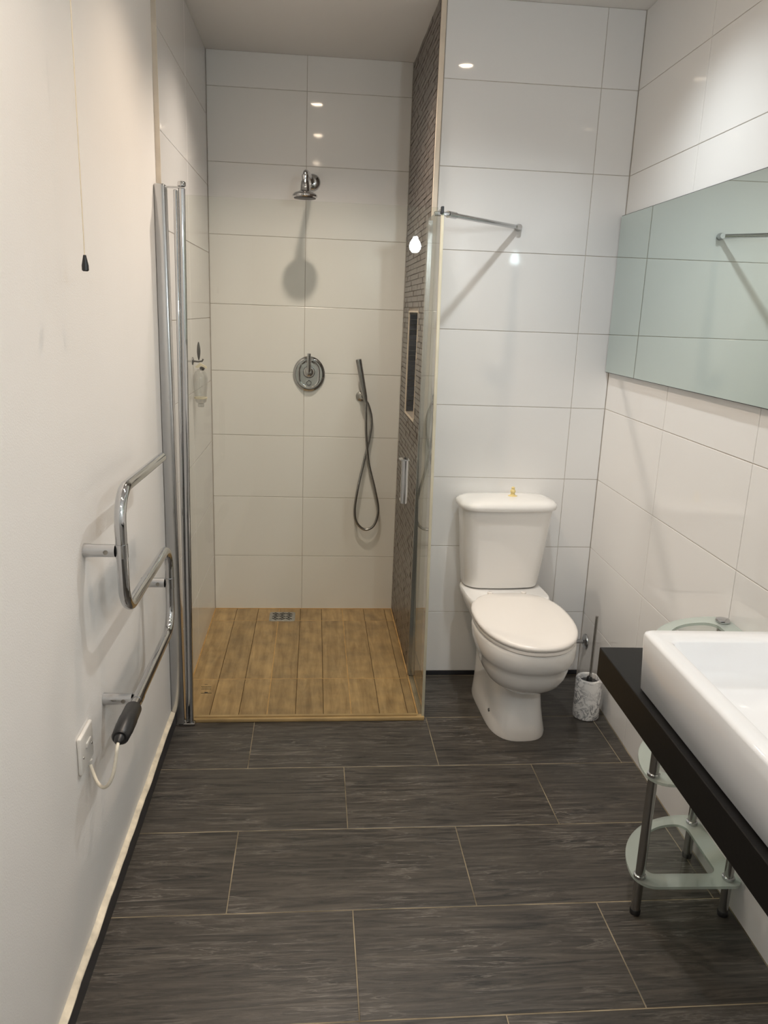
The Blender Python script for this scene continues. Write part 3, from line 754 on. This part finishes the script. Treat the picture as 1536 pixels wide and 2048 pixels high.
cab = [T(-1.503, 0.577), T(-1.520, 0.566), T(-1.524, 0.540, 0.082), T(-1.530, 0.508, 0.076), T(-1.528, 0.480, 0.064), T(-1.512, 0.462, 0.046), T(-1.490, 0.462, 0.028), T(-1.474, 0.474, 0.016), T(-1.466, 0.4935, 0.007)]
tube('cable', catmull(cab, 6), 0.0040, 'cord_white', tr_, 12)
fs = empty('fused_outlet', (-0.0148, -1.488, 0.553)); tag(fs, 'white square electrical outlet plate low on the painted wall', 'wall outlet')
bm = bmesh.new(); abox(bm, (0.0, -0.048, -0.046), (0.010, 0.048, 0.046), 0.004, 3)
link('plate', tomesh(bm, 'plate'), 'white_plastic', fs, smooth=40)
box('fuse_cover', (0.0098, -0.012, 0.004), (0.0135, 0.022, 0.016), 'white_plastic', fs, 0.0015, 2)
for s in (-1, 1):
    lathe('screw', [(0.0035, 0.0098), (0.003, 0.0112), (0.001, 0.0113)], 'screw', fs, c=(0, s * 0.033, -0.008), axis='x', seg=10)
lathe('cable_entry', [(0.0065, -0.046), (0.0065, -0.052), (0.005, -0.054)], 'white_plastic', fs, c=(0.006, 0.022, 0), seg=12)

# ------------------------------------------------------------------ pull cord
pc = empty('pull_cord', (0.05, -1.487, ZC)); tag(pc, 'light pull cord with black toggle hanging from the ceiling by the painted wall', 'pull cord')
lathe('ceiling_switch', [(0.036, -0.0005), (0.036, -0.018), (0.030, -0.028), (0.008, -0.030), (0.006, -0.036)], 'white_plastic', pc)
tube('cord', [(0, 0, -0.03), (0, 0, -0.5), (0, 0, -1.03)], 0.0011, 'cord_string', pc, 8)
lathe('toggle', [(0.0028, -1.026), (0.0040, -1.032), (0.0068, -1.046), (0.0068, -1.055), (0.0045, -1.057)], 'black_plastic', pc, seg=16)

# ------------------------------------------------------------------ shower head
hd = empty('shower_head', (0.485, DS, 2.135)); tag(hd, 'chrome fixed shower head on a short wall arm high in the shower', 'shower head')
lathe('flange', [(0.038, 0.0005), (0.037, 0.006), (0.028, 0.014), (0.014, 0.018)], 'chrome', hd, axis='y')
hx, hy, hz = -0.030, -0.298, 0.0
arm = catmull([(0, -0.012, 0), (-0.008, -0.10, 0.004), (-0.020, -0.22, 0.004), (-0.028, -0.285, -0.002), (-0.030, -0.298, -0.022)], 8)
tube('arm', arm, 0.0105, 'chrome', hd, 18)
lathe('ball_joint', [(0.010, -0.010), (0.0145, -0.014), (0.0155, -0.022), (0.0125, -0.032), (0.0125, -0.036), (0.0165, -0.042), (0.0190, -0.058), (0.0195, -0.072), (0.022, -0.080)], 'chrome', hd, c=(hx, hy, 0))
rs = lathe('rose', [(0.021, -0.078), (0.030, -0.083), (0.046, -0.089), (0.054, -0.097), (0.0545, -0.104), (0.049, -0.109)], 'chrome', hd, c=(hx, hy, 0), seg=32)
lathe('spray_plate', [(0.048, -0.1085), (0.047, -0.1115), (0.020, -0.1125), (0.001, -0.1127)], 'black_plastic', rs, c=(hx, hy, 0), seg=32)

# ------------------------------------------------------------------ mixer valve
mv = empty('mixer_valve', (0.480, DS, 1.245)); tag(mv, 'round chrome shower mixer plate with upright lever', 'shower mixer')
bm = bmesh.new(); alathe(bm, [(0.079, 0.0005), (0.079, 0.005), (0.074, 0.011), (0.068, 0.013), (0.066, 0.010)], axis='y', seg=40)
for v in bm.verts: v.co.z *= 1.10
link('plate', tomesh(bm, 'plate'), 'chrome', mv, smooth=35)
def stad(r, h, y, n=24):
    out = []
    for k in range(n):
        a = 2 * PI * k / n; out.append((r * math.cos(a), -y, r * math.sin(a) + (h if math.sin(a) >= 0 else -h)))
    return out
bd = loft('oval_ring', [stad(0.054, 0.016, 0.009), stad(0.054, 0.016, 0.022), stad(0.050, 0.016, 0.026), stad(0.044, 0.016, 0.024), stad(0.043, 0.016, 0.014)], 'chrome', mv, smooth=35)
kb = lathe('lever_hub', [(0.030, 0.012), (0.030, 0.034), (0.024, 0.048), (0.016, 0.056), (0.010, 0.058)], 'chrome', mv, c=(0, 0, 0.012), axis='y')
tube('lever', [(0, -0.050, 0.014), (0, -0.062, 0.045), (0, -0.070, 0.085), (0, -0.072, 0.104)], [0.010, 0.010, 0.0090, 0.0085], 'chrome', mv, 16)
lathe('diverter_knob', [(0.013, 0.012), (0.013, 0.026), (0.010, 0.030), (0.009, 0.026)], 'chrome', mv, c=(0, 0, -0.042), axis='y', seg=18)

# ------------------------------------------------------------------ hand shower
hs = empty('hand_shower', (0.742, DS, 1.143)); tag(hs, 'slim chrome hand shower wand with looping hose beside the mixer', 'hand shower')
def S(x, z, y=0.76): return (x - 0.742, y - DS, z - 1.143)
lathe('wall_outlet', [(0.026, 0.0005), (0.026, 0.006), (0.018, 0.012), (0.011, 0.016), (0.011, 0.034)], 'chrome_dull', hs, axis='y')
tube('holder', [S(0.742, 1.143, 0.765), S(0.752, 1.148, 0.742)], 0.013, 'chrome_dull', hs, 16)
wd = tube('wand', [S(0.764, 1.120, 0.735), S(0.757, 1.150, 0.735), S(0.722, 1.322, 0.722), S(0.7205, 1.329, 0.7215)], [0.0085, 0.0125, 0.0145, 0.0135], 'hose_metal', hs, 18)
hose = [S(0.764, 1.121, 0.735), S(0.766, 1.06, 0.735), S(0.771, 0.952, 0.742), S(0.789, 0.811), S(0.826, 0.667), S(0.846, 0.561), S(0.827, 0.480), S(0.781, 0.455), S(0.737, 0.492), S(0.724, 0.559), S(0.738, 0.679), S(0.765, 0.81, 0.772), S(0.793, 0.952, 0.775), S(0.797, 1.035, 0.772), S(0.776, 1.108, 0.765), S(0.750, 1.136, 0.764)]
hp = catmull(hose, 26)
bm = bmesh.new(); atube(bm, hp, [0.0072 if k % 2 else 0.0062 for k in range(len(hp))], 10)
link('hose', tomesh(bm, 'hose'), 'hose_metal', hs, smooth=80)

# ------------------------------------------------------------------ floor drain
dr = empty('floor_drain', (0.358, 0.678, 0.0005)); tag(dr, 'square metal drain grate with slanted slots in the shower floor', 'drain')
bm = bmesh.new(); aloft(bm, [rrect(-0.066, 0.066, -0.062, 0.062, 0.012, 0.0), rrect(-0.066, 0.066, -0.062, 0.062, 0.012, 0.002), rrect(-0.063, 0.063, -0.059, 0.059, 0.011, 0.0032)])
link('grate', tomesh(bm, 'grate'), 'drain_steel', dr, smooth=30)
for i in range(3):
    for j in range(3):
        a = PI / 4 if (i + j) % 2 else -PI / 4
        for k in (-1, 1):
            ox, oy = -math.sin(a) * 0.0068 * k, math.cos(a) * 0.0068 * k
            bm = bmesh.new(); abox(bm, (-0.0155, -0.0034, 0.0030), (0.0155, 0.0034, 0.0037))
            bmesh.ops.rotate(bm, verts=bm.verts, cent=(0, 0, 0), matrix=Matrix.Rotation(a, 3, 'Z'))
            link('slot', tomesh(bm, 'slot'), 'slot_dark', dr, loc=(-0.035 + 0.035 * i + ox, -0.033 + 0.033 * j + oy, 0))

# ------------------------------------------------------------------ bottle on hook (shower left wall)
HY = 0.21
hk = empty('wall_hook', (0.0, HY, 1.33)); tag(hk, 'small dark metal hook on the shower side wall', 'hook')
lathe('wall_disc', [(0.016, 0.0005), (0.015, 0.003), (0.006, 0.006)], 'dark_metal', hk, axis='x', seg=18)
tube('peg', [(0.003, 0, 0.0), (0.024, 0, -0.002), (0.040, 0, 0.001), (0.044, 0, 0.010)], 0.0035, 'dark_metal', hk, 10)
bm = bmesh.new()
rings = []
for k in range(11):
    t = k / 10; w_ = 0.0015 + 0.0055 * math.sin(PI * t) ** 0.8
    rings.append([(0.026 + w_ * math.cos(q * PI / 4), 0.6 * w_ * math.sin(q * PI / 4), 0.004 + 0.075 * t) for q in range(8)])
aloft(bm, rings)
link('hook_blade', tomesh(bm, 'hook_blade'), 'dark_metal', hk, smooth=50)
bt = empty('hanging_bottle', (0.031, HY, 1.14)); tag(bt, 'small clear plastic bottle hanging upside down from the shower hook', 'bottle')
def ov(rx, ry, z, n=24): return [(rx * math.cos(2 * PI * k / n), ry * math.sin(2 * PI * k / n), z) for k in range(n)]
loft('bottle_body', [ov(0.012, 0.012, 0.014), ov(0.022, 0.024, 0.022), ov(0.025, 0.029, 0.05), ov(0.029, 0.033, 0.09), ov(0.0295, 0.033, 0.125), ov(0.022, 0.026, 0.146), ov(0.008, 0.012, 0.158)], 'bottle_clear', bt, smooth=60)
lathe('cap', [(0.012, 0.0), (0.0135, 0.002), (0.0135, 0.012), (0.010, 0.0145)], 'bottle_clear', bt, seg=20)
lathe('band', [(0.0262, 0.034), (0.0268, 0.036), (0.0272, 0.040), (0.0268, 0.042)], 'soap_card', bt, seg=24)
bm = bmesh.new()
aloft(bm, [[(-0.022, -0.006, 0.166), (0.000, -0.006, 0.184), (0.028, -0.006, 0.168), (0.026, -0.006, 0.160), (0.004, -0.006, 0.172), (-0.008, -0.006, 0.162)],
           [(-0.022, 0.006, 0.166), (0.000, 0.006, 0.184), (0.028, 0.006, 0.168), (0.026, 0.006, 0.160), (0.004, 0.006, 0.172), (-0.008, 0.006, 0.162)]])
link('hanger_strap', tomesh(bm, 'hanger_strap'), 'soap_card', bt)
lathe('clip', [(0.007, 0.153), (0.010, 0.157), (0.011, 0.164), (0.006, 0.168)], 'dark_metal', bt, c=(0.008, 0, 0), seg=14)

# ------------------------------------------------------------------ shower door (hinged glass)
sd = empty('shower_door', (0.0, -0.386, 0.0)); tag(sd, 'clear glass shower door with chrome hinge posts and bar handle', 'shower door')
def ribbar(name, x0a, x1a, x0b, x1b, ya, yb, z0, z1, mat, bev=0.003):
    """vertical bar: x range at the foot (x0a..x1a) and at the top (x0b..x1b)"""
    bm = bmesh.new(); abox(bm, (0, ya, z0), (1, yb, z1))
    for v in bm.verts:
        t = (v.co.z - z0) / (z1 - z0); s = v.co.x
        v.co.x = (x0a * (1 - s) + x1a * s) * (1 - t) + (x0b * (1 - s) + x1b * s) * t
    bmesh.ops.bevel(bm, geom=list(bm.edges), offset=bev, segments=3, profile=0.5, affect='EDGES')
    return link(name, tomesh(bm, name), mat, sd, smooth=40)
wp = ribbar('wall_profile', -0.0145, 0.034, -0.0145, 0.021, -0.040, 0.010, 0.001, 1.930, 'aluminium', 0.006)
ph = tube('pivot_post', [(0.0555, -0.026, 0.012), (0.072, -0.026, 1.918)], 0.0112, 'chrome', sd, 20)
ribbar('glazing_bar', 0.038, 0.047, 0.046, 0.058, -0.034, -0.012, 0.014, 1.914, 'chrome', 0.003)
box('top_bracket', (0.015, -0.034, 1.9185), (0.080, -0.016, 1.9235), 'chrome', sd, 0.001, 1)
lathe('pivot_cap', [(0.0115, 1.9238), (0.0135, 1.926), (0.0135, 1.936), (0.011, 1.940)], 'chrome', sd, c=(0.072, -0.026, 0), seg=20)
box('bottom_bracket', (0.010, -0.040, 0.0015), (0.072, -0.012, 0.0115), 'chrome_dull', sd, 0.002, 1)
bm = bmesh.new(); abox(bm, (0.062, -0.004, 0.017), (0.938, 0.003, 1.903))
for v in bm.verts:
    if v.co.z > 1 and v.co.x > 0.5: v.co.x = 0.914
gd = link('door_glass', tomesh(bm, 'door_glass'), 'glass', sd)
box('bottom_seal', (0.066, -0.0065, 0.0165), (0.928, 0.0055, 0.0225), 'seal_tan', gd)
hn = tube('handle', [(0.836, -0.034, 0.888), (0.835, -0.034, 1.044)], 0.0128, 'chrome', sd, 20)
for z_ in (0.895, 1.047):
    hm_ = lathe('handle_mount', [(0.0175, 0.004), (0.0175, 0.044), (0.015, 0.048)] if z_ > 1 else [(0.010, 0.004), (0.010, 0.030)], 'chrome', hn, c=(0.833, 0.0, z_), axis='y', seg=20)
    if z_ > 1:
        for v in hm_.data.vertices: v.co.z = z_ + (v.co.z - z_) * 0.18
bm = bmesh.new()   # etched safety marks: short dark strokes on the glass
rz = random.Random(3)
for z_, x0, x1 in ((0.1555, 0.107, 0.118), (0.1465, 0.094, 0.132), (0.1415, 0.096, 0.132), (0.1365, 0.094, 0.130)):
    x = x0
    while x < x1:
        l = rz.uniform(0.002, 0.006); abox(bm, (x, -0.0046, z_), (min(x + l, x1), -0.0041, z_ + 0.0016)); x += l + 0.0008
abox(bm, (0.092, -0.0046, 0.1195), (0.132, -0.0041, 0.1215)); abox(bm, (0.106, -0.0046, 0.1215), (0.118, -0.0041, 0.1245))
link('safety_mark', tomesh(bm, 'safety_mark'), 'mark_print', gd)

# ------------------------------------------------------------------ glass return panel and brace
gp = empty('glass_side_panel', (0.943, 0.0, 0.0)); tag(gp, 'narrow fixed glass return panel with chrome brace beside the toilet', 'glass panel')
def lean(bm_, z1=1.903):
    for v in bm_.verts: v.co.x += 0.011 - 0.024 * (v.co.z / z1)
bm = bmesh.new(); abox(bm, (-0.0035, -0.386, 0.002), (0.0035, -0.006, 1.903)); lean(bm)
pg = link('panel_glass', tomesh(bm, 'panel_glass'), 'glass', gp)
bm = bmesh.new(); abox(bm, (-0.0065, -0.393, 0.002), (0.0045, -0.3862, 1.880), 0.002, 2); lean(bm)
link('edge_seal', tomesh(bm, 'edge_seal'), 'seal', gp, smooth=40)
bm = bmesh.new(); abox(bm, (-0.0022, -0.3905, 1.862), (0.0036, -0.3862, 1.902)); lean(bm)
link('glass_edge', tomesh(bm, 'glass_edge'), 'glass_edge', gp)
bm = bmesh.new(); abox(bm, (-0.009, -0.010, 0.002), (0.009, -0.0052, 1.903), 0.001, 1)
link('wall_channel', tomesh(bm, 'wall_channel'), 'aluminium', gp)
box('corner_clip', (-0.0195, -0.397, 1.885), (-0.0105, -0.3775, 1.907), 'black_plastic', gp, 0.001, 1)
box('clamp', (-0.038, -0.372, 1.879), (0.020, -0.352, 1.893), 'chrome', gp, 0.002, 2)
bz = tube('brace_bar', [(0.012, -0.362, 1.886), (0.335, -0.016, 1.893)], 0.0085, 'chrome', gp, 18)
lathe('wall_flange', [(0.0135, 0.0005), (0.0135, 0.012), (0.011, 0.020), (0.010, 0.028)], 'chrome', gp, c=(0.343, 0.0, 1.893), axis='y', seg=20)
for nm_ in ('brace_knuckle',):
    tube(nm_, [(0.008, -0.366, 1.886), (0.040, -0.332, 1.8867)], 0.0115, 'chrome', bz, 16)
